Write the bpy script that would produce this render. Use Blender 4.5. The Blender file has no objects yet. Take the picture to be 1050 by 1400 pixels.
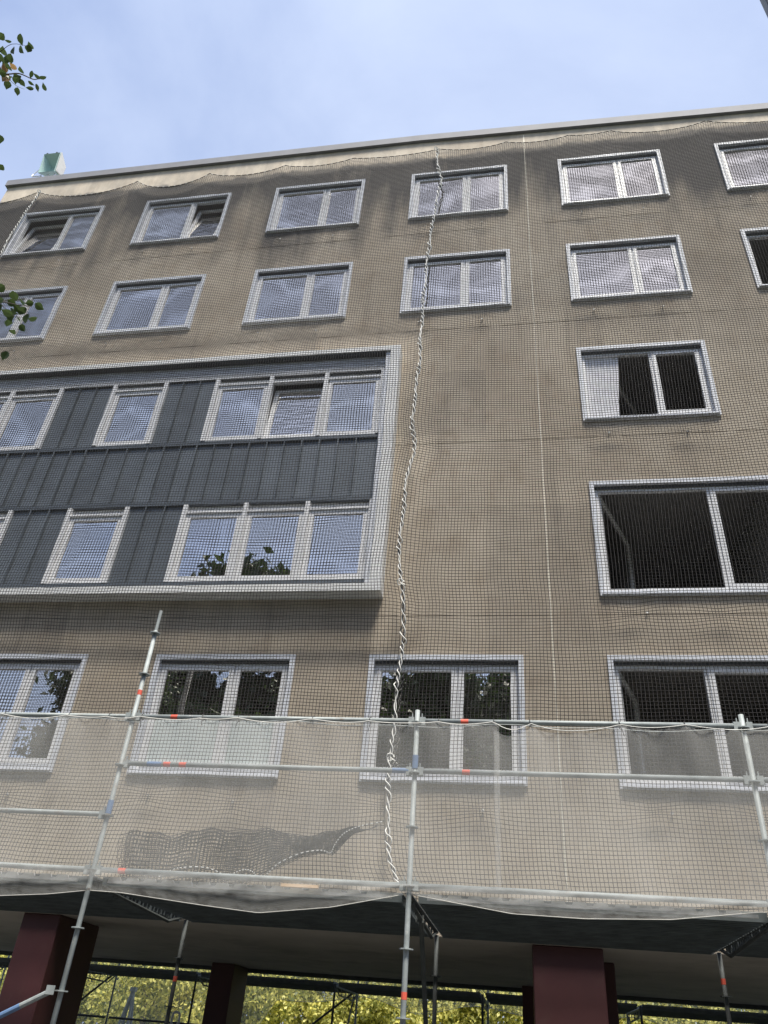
import bpy, math, random
import numpy as np
from mathutils import Vector, Matrix
random.seed(11); PR = random.Random(2); TR = random.Random(6); rng = np.random.default_rng(5)
SC = bpy.context.scene
COL = SC.collection

# ------------------------------------------------------------------ camera
YAW, PITCH, ROLL = (math.radians(a) for a in (11.5627, 34.5307, 4.9481))
fw = Vector((-math.sin(YAW)*math.cos(PITCH), math.cos(YAW)*math.cos(PITCH), math.sin(PITCH)))
rt = Vector((math.cos(YAW), math.sin(YAW), 0)); up = rt.cross(fw)
r2 = math.cos(ROLL)*rt + math.sin(ROLL)*up; u2 = -math.sin(ROLL)*rt + math.cos(ROLL)*up
cd = bpy.data.cameras.new('camera'); cam = bpy.data.objects.new('camera', cd); COL.objects.link(cam)
M = Matrix((r2, u2, -fw)).transposed().to_4x4(); M.translation = Vector((0, 0, 1.6)); cam.matrix_world = M
cd.sensor_fit = 'AUTO'; cd.sensor_width = 36; cd.lens = 36*1057.58/1400
cd.clip_start = .05; cd.clip_end = 2000
SC.camera = cam

# ------------------------------------------------------------------ world, sun, exposure
SUN_EL, SUN_AZ = math.radians(66), math.radians(155)      # azimuth measured from +Y towards +X; a veiled sun, high behind the viewer
world = bpy.data.worlds.new('World'); SC.world = world; world.use_nodes = True
wt = world.node_tree; wt.nodes.clear()
def N(t, kind, **kw):
    n = t.nodes.new(kind)
    for k, v in kw.items():
        if k.startswith('_'): setattr(n, k[1:], v)
        else:
            n.inputs[k.replace('9', ' ')].default_value = v
    return n
sky = wt.nodes.new('ShaderNodeTexSky'); sky.sky_type = 'NISHITA'; sky.sun_disc = False
sky.sun_elevation = SUN_EL; sky.sun_rotation = SUN_AZ; sky.air_density = 1.0; sky.dust_density = 2.6; sky.ozone_density = 1.5
tc = wt.nodes.new('ShaderNodeTexCoord')
sep = wt.nodes.new('ShaderNodeSeparateXYZ'); wt.links.new(tc.outputs['Generated'], sep.inputs[0])
zc = wt.nodes.new('ShaderNodeMath'); zc.operation = 'MAXIMUM'; zc.inputs[1].default_value = .06; wt.links.new(sep.outputs['Z'], zc.inputs[0])
za = wt.nodes.new('ShaderNodeMath'); za.operation = 'ADD'; za.inputs[1].default_value = .12; wt.links.new(zc.outputs[0], za.inputs[0])
dx = wt.nodes.new('ShaderNodeMath'); dx.operation = 'DIVIDE'; wt.links.new(sep.outputs['X'], dx.inputs[0]); wt.links.new(za.outputs[0], dx.inputs[1])
dy = wt.nodes.new('ShaderNodeMath'); dy.operation = 'DIVIDE'; wt.links.new(sep.outputs['Y'], dy.inputs[0]); wt.links.new(za.outputs[0], dy.inputs[1])
cx = wt.nodes.new('ShaderNodeCombineXYZ'); wt.links.new(dx.outputs[0], cx.inputs[0]); wt.links.new(dy.outputs[0], cx.inputs[1])
cx.inputs[2].default_value = 3.3
n1 = N(wt, 'ShaderNodeTexNoise', Scale=1.7, Detail=9, Roughness=.54, Distortion=.35); wt.links.new(cx.outputs[0], n1.inputs['Vector'])
cr = wt.nodes.new('ShaderNodeValToRGB'); wt.links.new(n1.outputs['Fac'], cr.inputs[0])
cr.color_ramp.elements[0].position = .40; cr.color_ramp.elements[0].color = (.10, .10, .10, 1)
cr.color_ramp.elements[1].position = .72; cr.color_ramp.elements[1].color = (.96, .96, .96, 1)
cm = wt.nodes.new('ShaderNodeMix'); cm.data_type = 'RGBA'
wt.links.new(cr.outputs[0], cm.inputs['Factor'])
haze = wt.nodes.new('ShaderNodeMix'); haze.data_type = 'RGBA'; haze.inputs['Factor'].default_value = .56
wt.links.new(sky.outputs[0], haze.inputs['A']); haze.inputs['B'].default_value = (1.45, 1.82, 2.85, 1)
wt.links.new(haze.outputs['Result'], cm.inputs['A']); cm.inputs['B'].default_value = (2.5, 2.9, 3.8, 1)
bg = wt.nodes.new('ShaderNodeBackground'); bg.inputs['Strength'].default_value = .05
wt.links.new(cm.outputs['Result'], bg.inputs['Color'])
wo = wt.nodes.new('ShaderNodeOutputWorld'); wt.links.new(bg.outputs[0], wo.inputs[0])
sl = bpy.data.lights.new('sun', 'SUN'); sl.energy = 1.5; sl.angle = math.radians(16); sl.color = (1, .95, .86)
so = bpy.data.objects.new('sun', sl); COL.objects.link(so)
sdir = Vector((math.sin(SUN_AZ)*math.cos(SUN_EL), math.cos(SUN_AZ)*math.cos(SUN_EL), math.sin(SUN_EL)))
so.rotation_euler = sdir.to_track_quat('Z', 'Y').to_euler(); so.location = (0, 30, 60)
vs = SC.view_settings; vs.view_transform = 'Standard'; vs.look = 'None'; vs.gamma = 1; vs.use_curve_mapping = False
vs.exposure = 2.5
SC.cycles.max_bounces = 8; SC.cycles.transparent_max_bounces = 16

# ------------------------------------------------------------------ materials
def mat(name):
    m = bpy.data.materials.new(name); m.use_nodes = True
    t = m.node_tree; p = t.nodes['Principled BSDF']; return m, t, p
def pos(t):
    return t.nodes.new('ShaderNodeNewGeometry').outputs['Position']
def noise(t, vec, scale, detail=4, rough=.55, sc=None):
    if sc is not None:
        mp = t.nodes.new('ShaderNodeMapping'); mp.inputs['Scale'].default_value = sc
        t.links.new(vec, mp.inputs['Vector']); vec = mp.outputs[0]
    n = t.nodes.new('ShaderNodeTexNoise'); n.inputs['Scale'].default_value = scale
    n.inputs['Detail'].default_value = detail; n.inputs['Roughness'].default_value = rough
    t.links.new(vec, n.inputs['Vector']); return n.outputs['Fac']
def ramp(t, fac, a, b, ca=(0, 0, 0, 1), cb=(1, 1, 1, 1)):
    r = t.nodes.new('ShaderNodeValToRGB'); t.links.new(fac, r.inputs[0])
    r.color_ramp.elements[0].position = a; r.color_ramp.elements[0].color = ca
    r.color_ramp.elements[1].position = b; r.color_ramp.elements[1].color = cb
    return r.outputs[0]
def mix(t, fac, a, b):
    m = t.nodes.new('ShaderNodeMix'); m.data_type = 'RGBA'
    for s, v in (('Factor', fac), ('A', a), ('B', b)):
        if isinstance(v, (int, float)): m.inputs[s].default_value = v
        elif isinstance(v, tuple): m.inputs[s].default_value = v
        else: t.links.new(v, m.inputs[s])
    return m.outputs['Result']
def math_(t, op, a, b=None):
    m = t.nodes.new('ShaderNodeMath'); m.operation = op
    for i, v in enumerate((a, b)):
        if v is None: continue
        if isinstance(v, (int, float)): m.inputs[i].default_value = v
        else: t.links.new(v, m.inputs[i])
    return m.outputs[0]
def bump(t, p, h, strength, dist=.01):
    b = t.nodes.new('ShaderNodeBump'); b.inputs['Strength'].default_value = strength; b.inputs['Distance'].default_value = dist
    t.links.new(h, b.inputs['Height']); t.links.new(b.outputs[0], p.inputs['Normal'])
def c4(c): return (c[0], c[1], c[2], 1)
def simple(name, col, rough=.6, metal=0, var=.15, scale=6, bmp=0):
    m, t, p = mat(name); v = pos(t)
    n = noise(t, v, scale, 5)
    t.links.new(mix(t, ramp(t, n, .3, .7), c4([c*(1-var) for c in col]), c4([min(1, c*(1+var)) for c in col])), p.inputs['Base Color'])
    p.inputs['Roughness'].default_value = rough; p.inputs['Metallic'].default_value = metal
    if bmp: bump(t, p, noise(t, v, scale*8, 3), bmp)
    return m

def wall_material():
    m, t, p = mat('stained_render'); v = pos(t)
    a = noise(t, v, .55, 6, .6)
    col = mix(t, ramp(t, a, .33, .68), (.44, .375, .292, 1), (.60, .525, .42, 1))
    b = noise(t, v, 2.6, 5, .65, (1, 1, .7))
    col = mix(t, math_(t, 'MULTIPLY', ramp(t, b, .50, .76), .55), col, (.34, .262, .185, 1))
    # lighter scrubbed patches
    l = noise(t, v, 1.1, 5, .6, (1, 1, 1.8))
    col = mix(t, math_(t, 'MULTIPLY', ramp(t, l, .55, .75), .45), col, (.56, .50, .40, 1))
    # grime: runs down from the parapet
    s = t.nodes.new('ShaderNodeSeparateXYZ'); t.links.new(v, s.inputs[0])
    zz = s.outputs['Z']
    st = noise(t, v, 1.0, 5, .6, (2.4, 1, .22)); st2 = noise(t, v, .5, 4, .6, (1, 1, .5))
    g = math_(t, 'ADD', math_(t, 'MULTIPLY', math_(t, 'SUBTRACT', zz, 16.35), .43),
              math_(t, 'ADD', math_(t, 'MULTIPLY', math_(t, 'SUBTRACT', st, .5), 2.2), math_(t, 'MULTIPLY', math_(t, 'SUBTRACT', st2, .5), 3.2)))
    top = math_(t, 'MULTIPLY', math_(t, 'SUBTRACT', zz, 19.50), -9.0)     # the band under the coping stays clean
    top = math_(t, 'ADD', top, math_(t, 'MULTIPLY', math_(t, 'SUBTRACT', st, .35), 4.0))
    g1 = t.nodes.new('ShaderNodeClamp'); t.links.new(g, g1.inputs[0])
    g2 = t.nodes.new('ShaderNodeClamp'); t.links.new(top, g2.inputs[0])
    gg = math_(t, 'MULTIPLY', math_(t, 'MULTIPLY', g1.outputs[0], g2.outputs[0]), .92)
    col = mix(t, gg, col, (.088, .087, .090, 1))
    # old paint bays: each rectangle between the windows has weathered to its own tone
    sx_ = t.nodes.new('ShaderNodeSeparateXYZ'); t.links.new(v, sx_.inputs[0])
    wob = math_(t, 'MULTIPLY', math_(t, 'SUBTRACT', noise(t, v, 2.2, 4, .6), .5), .10)
    cb = t.nodes.new('ShaderNodeCombineXYZ')
    t.links.new(math_(t, 'FLOOR', math_(t, 'ADD', math_(t, 'MULTIPLY', math_(t, 'ADD', sx_.outputs['X'], 12.38), 1/1.705), wob)), cb.inputs[0])
    t.links.new(math_(t, 'FLOOR', math_(t, 'ADD', math_(t, 'MULTIPLY', math_(t, 'SUBTRACT', zz, 1.2), 1/1.57), wob)), cb.inputs[1])
    wn = t.nodes.new('ShaderNodeTexWhiteNoise'); wn.noise_dimensions = '3D'; t.links.new(cb.outputs[0], wn.inputs['Vector'])
    col = mix(t, math_(t, 'MULTIPLY', math_(t, 'MULTIPLY', ramp(t, wn.outputs['Value'], .35, .95), ramp(t, noise(t, v, 1.3, 5, .65), .30, .62)), .30), col, (.17, .155, .14, 1))
    # rain marks on the clean band under the coping
    bm = t.nodes.new('ShaderNodeClamp'); t.links.new(math_(t, 'MULTIPLY', math_(t, 'SUBTRACT', zz, 19.3), 4.0), bm.inputs[0])
    bn = noise(t, v, 1.0, 6, .65, (3.5, 1, 1.4))
    col = mix(t, math_(t, 'MULTIPLY', math_(t, 'MULTIPLY', bm.outputs[0], ramp(t, bn, .40, .66)), .62), col, (.27, .245, .205, 1))
    # scattered streaks lower down
    k = noise(t, v, 1.0, 6, .62, (3.2, 1, .3))
    col = mix(t, math_(t, 'MULTIPLY', ramp(t, k, .56, .78), .42), col, (.16, .14, .12, 1))
    f = noise(t, v, 38, 3)
    col = mix(t, math_(t, 'MULTIPLY', ramp(t, f, .35, .7), .18), col, (.22, .17, .12, 1))
    t.links.new(col, p.inputs['Base Color']); p.inputs['Roughness'].default_value = .92
    bump(t, p, noise(t, v, 55, 4), .35, .008)
    return m
M_WALL = wall_material()
M_SOFFIT = simple('painted_soffit', (.46, .42, .36), .9, 0, .12, 1.2, .1)
M_ALU = simple('pale_aluminium_casing', (.72, .74, .79), .5, 0, .06, 3)
M_UPVC = simple('white_window_plastic', (.80, .80, .81), .4, 0, .04, 4)
M_BAYW = simple('white_frame_board', (.76, .76, .75), .55, 0, .06, 2)
M_DARKSLOT = simple('dark_slot_shade', (.06, .065, .07), .7)
M_COPING = simple('grey_zinc_coping', (.17, .17, .185), .75, 0, .1, 3)
M_CLAD = simple('anthracite_standing_seam', (.128, .149, .172), .5, .1, .14, 2.2, .05)
def varied(m, amt):                       # each panel weathers a little differently
    t = m.node_tree; p = t.nodes['Principled BSDF']; src = p.inputs['Base Color'].links[0].from_socket
    oi = t.nodes.new('ShaderNodeObjectInfo'); h = t.nodes.new('ShaderNodeHueSaturation'); t.links.new(src, h.inputs['Color'])
    t.links.new(math_(t, 'ADD', math_(t, 'MULTIPLY', oi.outputs['Random'], 2*amt), 1-amt), h.inputs['Value']); t.links.new(h.outputs[0], p.inputs['Base Color'])
varied(M_CLAD, .13)
M_SEAMEDGE = simple('anthracite_flashing', (.094, .110, .128), .45, .1, .1, 3)
M_LOUVRE = simple('grey_louvre', (.60, .61, .63), .6, 0, .1, 4)
M_SEAL = simple('pale_sealant', (.72, .67, .56), .8, 0, .2, 3)
M_JOINT = simple('dirty_joint', (.10, .085, .07), .9)
M_ROOM = simple('room_plaster', (.28, .27, .26), .9)
M_CURTAIN_REFL = simple('curtain_and_reflection', (.80, .79, .82), .9, 0, .1, 8)  # also used for the sky reflection painted in one window
M_FILM = simple('frosted_film', (.62, .68, .67), .6, 0, .05, 2)
M_COLUMN = simple('oxblood_column_paint', (.042, .008, .010), .6, 0, .18, 1.5)
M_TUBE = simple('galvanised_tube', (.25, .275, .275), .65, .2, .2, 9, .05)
def spotted(m, spot, lo_, hi_, sc):
    t = m.node_tree; p = t.nodes['Principled BSDF']; src = p.inputs['Base Color'].links[0].from_socket; v = pos(t)
    t.links.new(mix(t, math_(t, 'MULTIPLY', ramp(t, noise(t, v, sc, 6, .7), lo_, hi_), .8), src, c4(spot)), p.inputs['Base Color'])
spotted(M_TUBE, (.17, .10, .06), .60, .72, 5.0); spotted(M_TUBE, (.48, .46, .43), .62, .70, 13.0)
spotted(M_COLUMN, (.055, .022, .02), .55, .75, 1.8); spotted(M_SOFFIT, (.22, .195, .16), .50, .78, .9)
M_TUBESHADE = simple('shaded_tube', (.055, .062, .062), .75, .1, .25, 9, .05)  # tube colour darkened to carry the shade under the decks
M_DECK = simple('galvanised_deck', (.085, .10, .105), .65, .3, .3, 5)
M_TOE = simple('dusty_steel_edge', (.70, .69, .65), .7, .1, .2, 6)
M_RED = simple('red_tape', (.55, .085, .05), .6)
M_ROPEG = simple('grey_rope', (.50, .50, .48), .9)
M_BLUE = simple('blue_paint', (.10, .17, .30), .5)
M_WOOD = simple('raw_wood', (.58, .40, .24), .8)
M_ROPEW = simple('white_rope', (.64, .63, .59), .85, 0, .08, 30)
M_ROPEK = simple('black_rope', (.03, .03, .032), .9)
M_NET = simple('dark_net_cord', (.028, .026, .026), .9)
M_NETG = simple('dusty_net_cord', (.040, .040, .039), .9)
M_TIE = simple('black_tie', (.02, .02, .02), .6)
M_PAVE = simple('asphalt_paving', (.085, .083, .08), .9, 0, .18, .8, .2)
M_GRASS = simple('lawn', (.07, .10, .035), .95, 0, .3, 1.2, .3)
M_BARK = simple('bark', (.10, .085, .065), .95, 0, .3, 5, .6)
M_TOWER = simple('tower_render', (.34, .33, .32), .9, 0, .08, 1)
M_GREEN = simple('pale_green_housing', (.42, .56, .54), .5, 0, .06, 5)
M_CREAM = simple('cream_side', (.72, .70, .64), .6, 0, .05, 5)
M_WHITE = simple('white_plastic', (.72, .72, .70), .5)
M_STEEL = simple('steel_bolt', (.62, .62, .62), .4, .6)

def glass(name, fac, rough=.01, tint=(.72, .76, .78)):
    m, t, p = mat(name); t.nodes.remove(p)
    o = t.nodes['Material Output']
    fr = t.nodes.new('ShaderNodeFresnel'); fr.inputs['IOR'].default_value = fac
    tr = t.nodes.new('ShaderNodeBsdfTransparent'); tr.inputs[0].default_value = c4(tint)
    gl = t.nodes.new('ShaderNodeBsdfGlossy'); gl.inputs['Color'].default_value = (.97, .945, .915, 1); gl.inputs['Roughness'].default_value = rough
    mx = t.nodes.new('ShaderNodeMixShader'); t.links.new(fr.outputs[0], mx.inputs[0])
    t.links.new(tr.outputs[0], mx.inputs[1]); t.links.new(gl.outputs[0], mx.inputs[2]); t.links.new(mx.outputs[0], o.inputs[0])
    return m
M_GLASS = glass('coated_glass', 13)
M_GLASSL = glass('plain_glass', 1.75)

def debris_mat(name, cover, dirt=True):
    m, t, p = mat(name); t.nodes.remove(p); o = t.nodes['Material Output']; v = pos(t)
    col = mix(t, ramp(t, noise(t, v, 1.6, 5, .6), .3, .75), (.62, .62, .60, 1), (.78, .78, .76, 1))
    if dirt:
        d = noise(t, v, 7, 6, .7, (1, 1, 2))
        s = t.nodes.new('ShaderNodeSeparateXYZ'); t.links.new(v, s.inputs[0])
        lo = t.nodes.new('ShaderNodeMapRange'); t.links.new(s.outputs['Z'], lo.inputs[0])
        for k, q in (('From Min', 2.86), ('From Max', 2.70), ('To Min', 0), ('To Max', 1)): lo.inputs[k].default_value = q
        col = mix(t, math_(t, 'MULTIPLY', ramp(t, d, .48, .68), math_(t, 'MULTIPLY', lo.outputs[0], .75)), col, (.12, .10, .085, 1))
    df = t.nodes.new('ShaderNodeBsdfDiffuse'); t.links.new(col, df.inputs[0])
    tl = t.nodes.new('ShaderNodeBsdfTranslucent'); t.links.new(col, tl.inputs[0])
    ds = t.nodes.new('ShaderNodeMixShader'); ds.inputs[0].default_value = .4
    t.links.new(df.outputs[0], ds.inputs[1]); t.links.new(tl.outputs[0], ds.inputs[2])
    tr = t.nodes.new('ShaderNodeBsdfTransparent')
    n = noise(t, v, 3.0, 4, .6, (1, 1, .35)); n2 = noise(t, v, 60, 2, .5, (.15, 1, 3))
    fac = math_(t, 'ADD', cover-.13, math_(t, 'ADD', math_(t, 'MULTIPLY', n, .16), math_(t, 'MULTIPLY', n2, .10)))
    mx = t.nodes.new('ShaderNodeMixShader'); t.links.new(fac, mx.inputs[0])
    t.links.new(tr.outputs[0], mx.inputs[1]); t.links.new(ds.outputs[0], mx.inputs[2]); t.links.new(mx.outputs[0], o.inputs[0])
    return m
M_DEBRIS = debris_mat('white_debris_mesh', .275)
M_DEBRISF = debris_mat('folded_debris_mesh', .30)
M_DEBRISB = debris_mat('far_debris_mesh', .26, False)

def leaf_mat(name, a, b, trans=.45):
    m, t, p = mat(name); t.nodes.remove(p); o = t.nodes['Material Output']
    g = t.nodes.new('ShaderNodeNewGeometry')
    col = ramp(t, g.outputs['Random Per Island'], .05, .95, c4(a), c4(b))
    df = t.nodes.new('ShaderNodeBsdfPrincipled'); t.links.new(col, df.inputs['Base Color']); df.inputs['Roughness'].default_value = .5
    tl = t.nodes.new('ShaderNodeBsdfTranslucent'); t.links.new(col, tl.inputs[0])
    mx = t.nodes.new('ShaderNodeMixShader'); mx.inputs[0].default_value = trans
    t.links.new(df.outputs[0], mx.inputs[1]); t.links.new(tl.outputs[0], mx.inputs[2]); t.links.new(mx.outputs[0], o.inputs[0])
    return m
M_LEAFY = leaf_mat('sunny_leaves', (.13, .16, .03), (.86, .80, .24), .5)
M_LEAFD = leaf_mat('deep_green_leaves', (.025, .045, .015), (.06, .09, .03), .3)
M_LEAFN = leaf_mat('birch_leaves', (.035, .060, .018), (.075, .115, .035), .25)
M_LEAFO = leaf_mat('brown_leaves', (.28, .17, .07), (.34, .22, .09), .3)

# ------------------------------------------------------------------ mesh helpers
class MB:
    def __init__(s): s.v = []; s.f = []; s.mi = []
    def add(s, vs, fs, mi=0):
        o = len(s.v); s.v += [tuple(v) for v in vs]; s.f += [tuple(i+o for i in f) for f in fs]; s.mi += [mi]*len(fs); return s
    def box(s, x0, x1, y0, y1, z0, z1, mi=0):
        return s.add([(x0,y0,z0),(x1,y0,z0),(x1,y1,z0),(x0,y1,z0),(x0,y0,z1),(x1,y0,z1),(x1,y1,z1),(x0,y1,z1)],
                     [(0,3,2,1),(4,5,6,7),(0,1,5,4),(1,2,6,5),(2,3,7,6),(3,0,4,7)], mi)
    def quad(s, a, b, c, d, mi=0): return s.add([a,b,c,d], [(0,1,2,3)], mi)
    def tube(s, pts, r, n=10, cap=True, mi=0):
        pts = [Vector(p) for p in pts]; k = len(pts)
        rs = r if isinstance(r, (list, tuple)) else [r]*k
        vs = []; ref = None
        for i, p in enumerate(pts):
            d = (pts[min(i+1, k-1)]-pts[max(i-1, 0)]).normalized()
            if ref is None:
                ref = d.orthogonal().normalized()
            else:
                ref = (ref - d*ref.dot(d))
                ref = ref.normalized() if ref.length > 1e-6 else d.orthogonal().normalized()
            b = d.cross(ref)
            for j in range(n):
                a = 2*math.pi*j/n; vs.append(p + (ref*math.cos(a)+b*math.sin(a))*rs[i])
        fs = [(i*n+j, i*n+(j+1)%n, (i+1)*n+(j+1)%n, (i+1)*n+j) for i in range(k-1) for j in range(n)]
        if cap: fs += [tuple(range(n-1, -1, -1)), tuple((k-1)*n+j for j in range(n))]
        return s.add(vs, fs, mi)
    def ring(s, x0, x1, z0, z1, w, y0, y1, wb=None, wt_=None):
        """rectangular frame in the XZ plane, mitred: outer x0..x1, z0..z1, member width w, from y0 (front) to y1"""
        wb = w if wb is None else wb; wt_ = w if wt_ is None else wt_
        O = [(x0,z0),(x1,z0),(x1,z1),(x0,z1)]; I = [(x0+w,z0+wb),(x1-w,z0+wb),(x1-w,z1-wt_),(x0+w,z1-wt_)]
        vs = [(x,y,z) for y in (y0,y1) for P in (O,I) for x,z in P]
        fs = []
        for i in range(4):
            j = (i+1)%4
            fs += [(i,j,4+j,4+i), (8+j,8+i,12+i,12+j), (j,i,8+i,8+j), (4+i,4+j,12+j,12+i)]
        return s.add(vs, fs)
    def build(s, name, mats, parent=None, smooth=False, bevel=0):
        me = bpy.data.meshes.new(name); me.from_pydata(s.v, [], s.f); me.update()
        for m in (mats if isinstance(mats, (list, tuple)) else [mats]): me.materials.append(m)
        if len(me.materials) > 1: me.polygons.foreach_set('material_index', s.mi)
        if smooth: me.polygons.foreach_set('use_smooth', [True]*len(me.polygons))
        return link(name, me, parent, bevel)
def link(name, me, parent=None, bevel=0):
    o = bpy.data.objects.new(name, me); COL.objects.link(o)
    if parent is not None: o.parent = parent
    if bevel:
        b = o.modifiers.new('bevel', 'BEVEL'); b.width = bevel; b.segments = 1; b.limit_method = 'ANGLE'
    return o
def thing(name, label, cat, loc=(0,0,0), group=None):
    o = bpy.data.objects.new(name, None); COL.objects.link(o); o.location = loc; o.empty_display_size = .2
    return tag(o, label, cat, group)
def tag(o, label, cat, group=None):
    o['label'] = label; o['category'] = cat
    if group: o['group'] = group
    return o
def structure(o): o['kind'] = 'structure'; return o
def stuff(o): o['kind'] = 'stuff'; return o

# ------------------------------------------------------------------ setting
D = 10.5                                   # facade plane
g = structure(MB().quad((-400,-400,0),(400,-400,0),(400,400,0),(-400,400,0)).build('ground', M_GRASS))
structure(MB().quad((-40,-6.5,.004),(40,-6.5,.004),(40,23.5,.004),(-40,23.5,.004)).build('pavement', M_PAVE))

# ------------------------------------------------------------------ the apartment building
XL, XR = -13.42, 7.18
BLD = thing('apartment_building', 'beige rendered block with grime stained top, white framed windows and a dark clad bay', 'building', (0, D, 0))
OFF = Vector((0, -D, 0))
def bpart(mb, name, m, parent=None, **kw):
    """a part of the building; geometry is written in world coordinates"""
    o = mb.build(name, m, parent or BLD, **kw)
    if parent is None: o.location = OFF
    return o

Z = {1: (17.04, 18.83), 2: (13.89, 15.68), 3: (10.76, 12.575), 4: (7.32, 9.443), 5: (4.52, 6.367)}
COLS = {'a': (-12.38, -10.13), 'b': (-8.96, -6.71), 'c': (-5.545, -3.31), 'd': (-2.17, .08), 'e': (1.24, 3.512), 'f': (4.68, 6.93)}
WINS = [(c, r) for r in (1, 2) for c in 'abcdef'] + [('e', 3), ('f', 3)] + [(c, 5) for c in 'abcd'] + [('e', 5)]
RECT = {(c, r): (COLS[c][0], COLS[c][1], Z[r][0], Z[r][1]) for c, r in WINS}
RECT[('e', 4)] = (1.232, 4.78, Z[4][0], Z[4][1])
RECT[('e', 5)] = (1.245, 4.55, Z[5][0], Z[5][1])
del RECT[('f', 3)]
BAYO = (-12.62, -2.16, 7.45, 12.58)        # the opening behind the bay

# wall, one panel per storey band and per side of the expansion joint
ZJ = [2.73, 7.02, 10.42, 13.36, 16.52, 20.22]
XJ = [XL, .505, XR]
opens = list(RECT.values()) + [BAYO]
for i in range(len(ZJ)-1):
    for j in range(2):
        x0, x1 = XJ[j]+(.006 if j else 0), XJ[j+1]-(0 if j else .006)
        z0, z1 = ZJ[i]+(.006 if i else 0), ZJ[i+1]-.006
        xs = sorted({x0, x1} | {min(max(v, x0), x1) for o in opens for v in o[:2]})
        zs = sorted({z0, z1} | {min(max(v, z0), z1) for o in opens for v in o[2:]})
        mb = MB(); nx, nz = len(xs), len(zs)
        idx = {}
        solid = lambda a, b: 0 <= a < nx-1 and 0 <= b < nz-1 and not any(
            o[0] < (xs[a]+xs[a+1])/2 < o[1] and o[2] < (zs[b]+zs[b+1])/2 < o[3] for o in opens)
        T_ = .24
        for a in range(nx-1):
            for b in range(nz-1):
                if not solid(a, b): continue
                X0, X1, Z0, Z1 = xs[a], xs[a+1], zs[b], zs[b+1]
                mb.quad((X0,D,Z0),(X1,D,Z0),(X1,D,Z1),(X0,D,Z1))
                mb.quad((X1,D+T_,Z0),(X0,D+T_,Z0),(X0,D+T_,Z1),(X1,D+T_,Z1))
                if not solid(a-1, b): mb.quad((X0,D+T_,Z0),(X0,D,Z0),(X0,D,Z1),(X0,D+T_,Z1))
                if not solid(a+1, b): mb.quad((X1,D,Z0),(X1,D+T_,Z0),(X1,D+T_,Z1),(X1,D,Z1))
                if not solid(a, b-1): mb.quad((X0,D+T_,Z0),(X1,D+T_,Z0),(X1,D,Z0),(X0,D,Z0))
                if not solid(a, b+1): mb.quad((X0,D,Z1),(X1,D,Z1),(X1,D+T_,Z1),(X0,D+T_,Z1))
        bpart(mb, 'wall_panel', M_WALL)
for z in ZJ[1:-1]:
    for x0, x1 in ((XL, BAYO[0]-.5), (BAYO[1]+.2, XR)) if 7.4 < z < 12.6 else ((XL, XR),):
        bpart(MB().box(x0, x1, D+.006, D+.05, z-.008, z+.008), 'sealant_joint', M_JOINT)
bpart(MB().box(.493, .515, D-.006, D+.05, 2.73, 20.1), 'sealant_joint', M_SEAL)
# parapet coping (it dips a little to the right)
cp = MB()
cxs = [XL-.06, -2, 6, XR+.02]; czt = [20.45, 20.45, 20.21, 20.18]
for i in range(3):
    a, b = cxs[i], cxs[i+1]; za_, zb_ = czt[i], czt[i+1]
    y0, y1 = 10.42, 11.1
    cp.add([(a,y0,za_-.235),(b,y0,zb_-.235),(b,y1,zb_-.235),(a,y1,za_-.235),(a,y0,za_),(b,y0,zb_),(b,y1,zb_),(a,y1,za_)],
           [(0,3,2,1),(4,5,6,7),(0,1,5,4),(2,3,7,6)]+([(3,0,4,7)] if i == 0 else [])+([(1,2,6,5)] if i == 2 else []))
bpart(cp, 'roof_coping', M_COPING)
bpart(MB().box(XL, XR, D+.241, 18.2, 19.55, 19.7), 'roof_slab', M_SOFFIT)
bpart(MB().box(XL-.002, XL+.2, D+.243, 18.2, 2.73, 19.54), 'side_wall', M_WALL)
bpart(MB().box(XR-.2, XR+.002, D+.243, 18.2, 2.73, 19.54), 'side_wall', M_WALL)
bpart(MB().box(XL+.203, XR-.203, 18.0, 18.2, 2.73, 19.54), 'back_wall', M_WALL)
bpart(MB().box(XL+.01, XR-.01, D+.005, 18.15, 2.722, 2.9), 'soffit', M_SOFFIT)
bpart(MB().box(XL+.2, XR-.2, 17.9, 18.19, 2.66, 2.721), 'edge_beam', M_TUBESHADE)
for z in (7.0, 10.1, 13.2, 16.3):
    bpart(MB().box(XL+.21, XR-.21, D+.26, 17.99, z-.28, z), 'floor_slab', M_ROOM)
pw = MB()
pw.box(XL+.22, XR-.22, D+4.2, D+4.3, 2.95, 19.5)
for x in (-9.55, -6.1, -2.7, .6, 4.05): pw.box(x, x+.1, D+.27, D+4.19, 2.95, 19.5)
bpart(pw, 'partition_wall', M_ROOM)
# columns of the undercroft
def column(x0, x1, y0, y1, lab=None):
    o = bpart(MB().box(x0, x1, y0, y1, 0, 2.72), 'column', M_COLUMN, bevel=.012)
    if lab: o['label'] = lab
column(-6.56, -6.03, 10.6, 11.75); column(-6.13, -5.66, 16.9, 17.85)
column(.07, .885, 10.62, 11.7, 'wide dark red column'); column(.5, 1.14, 12.1, 12.9); column(-.1, .5, 17.2, 17.8)

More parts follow.
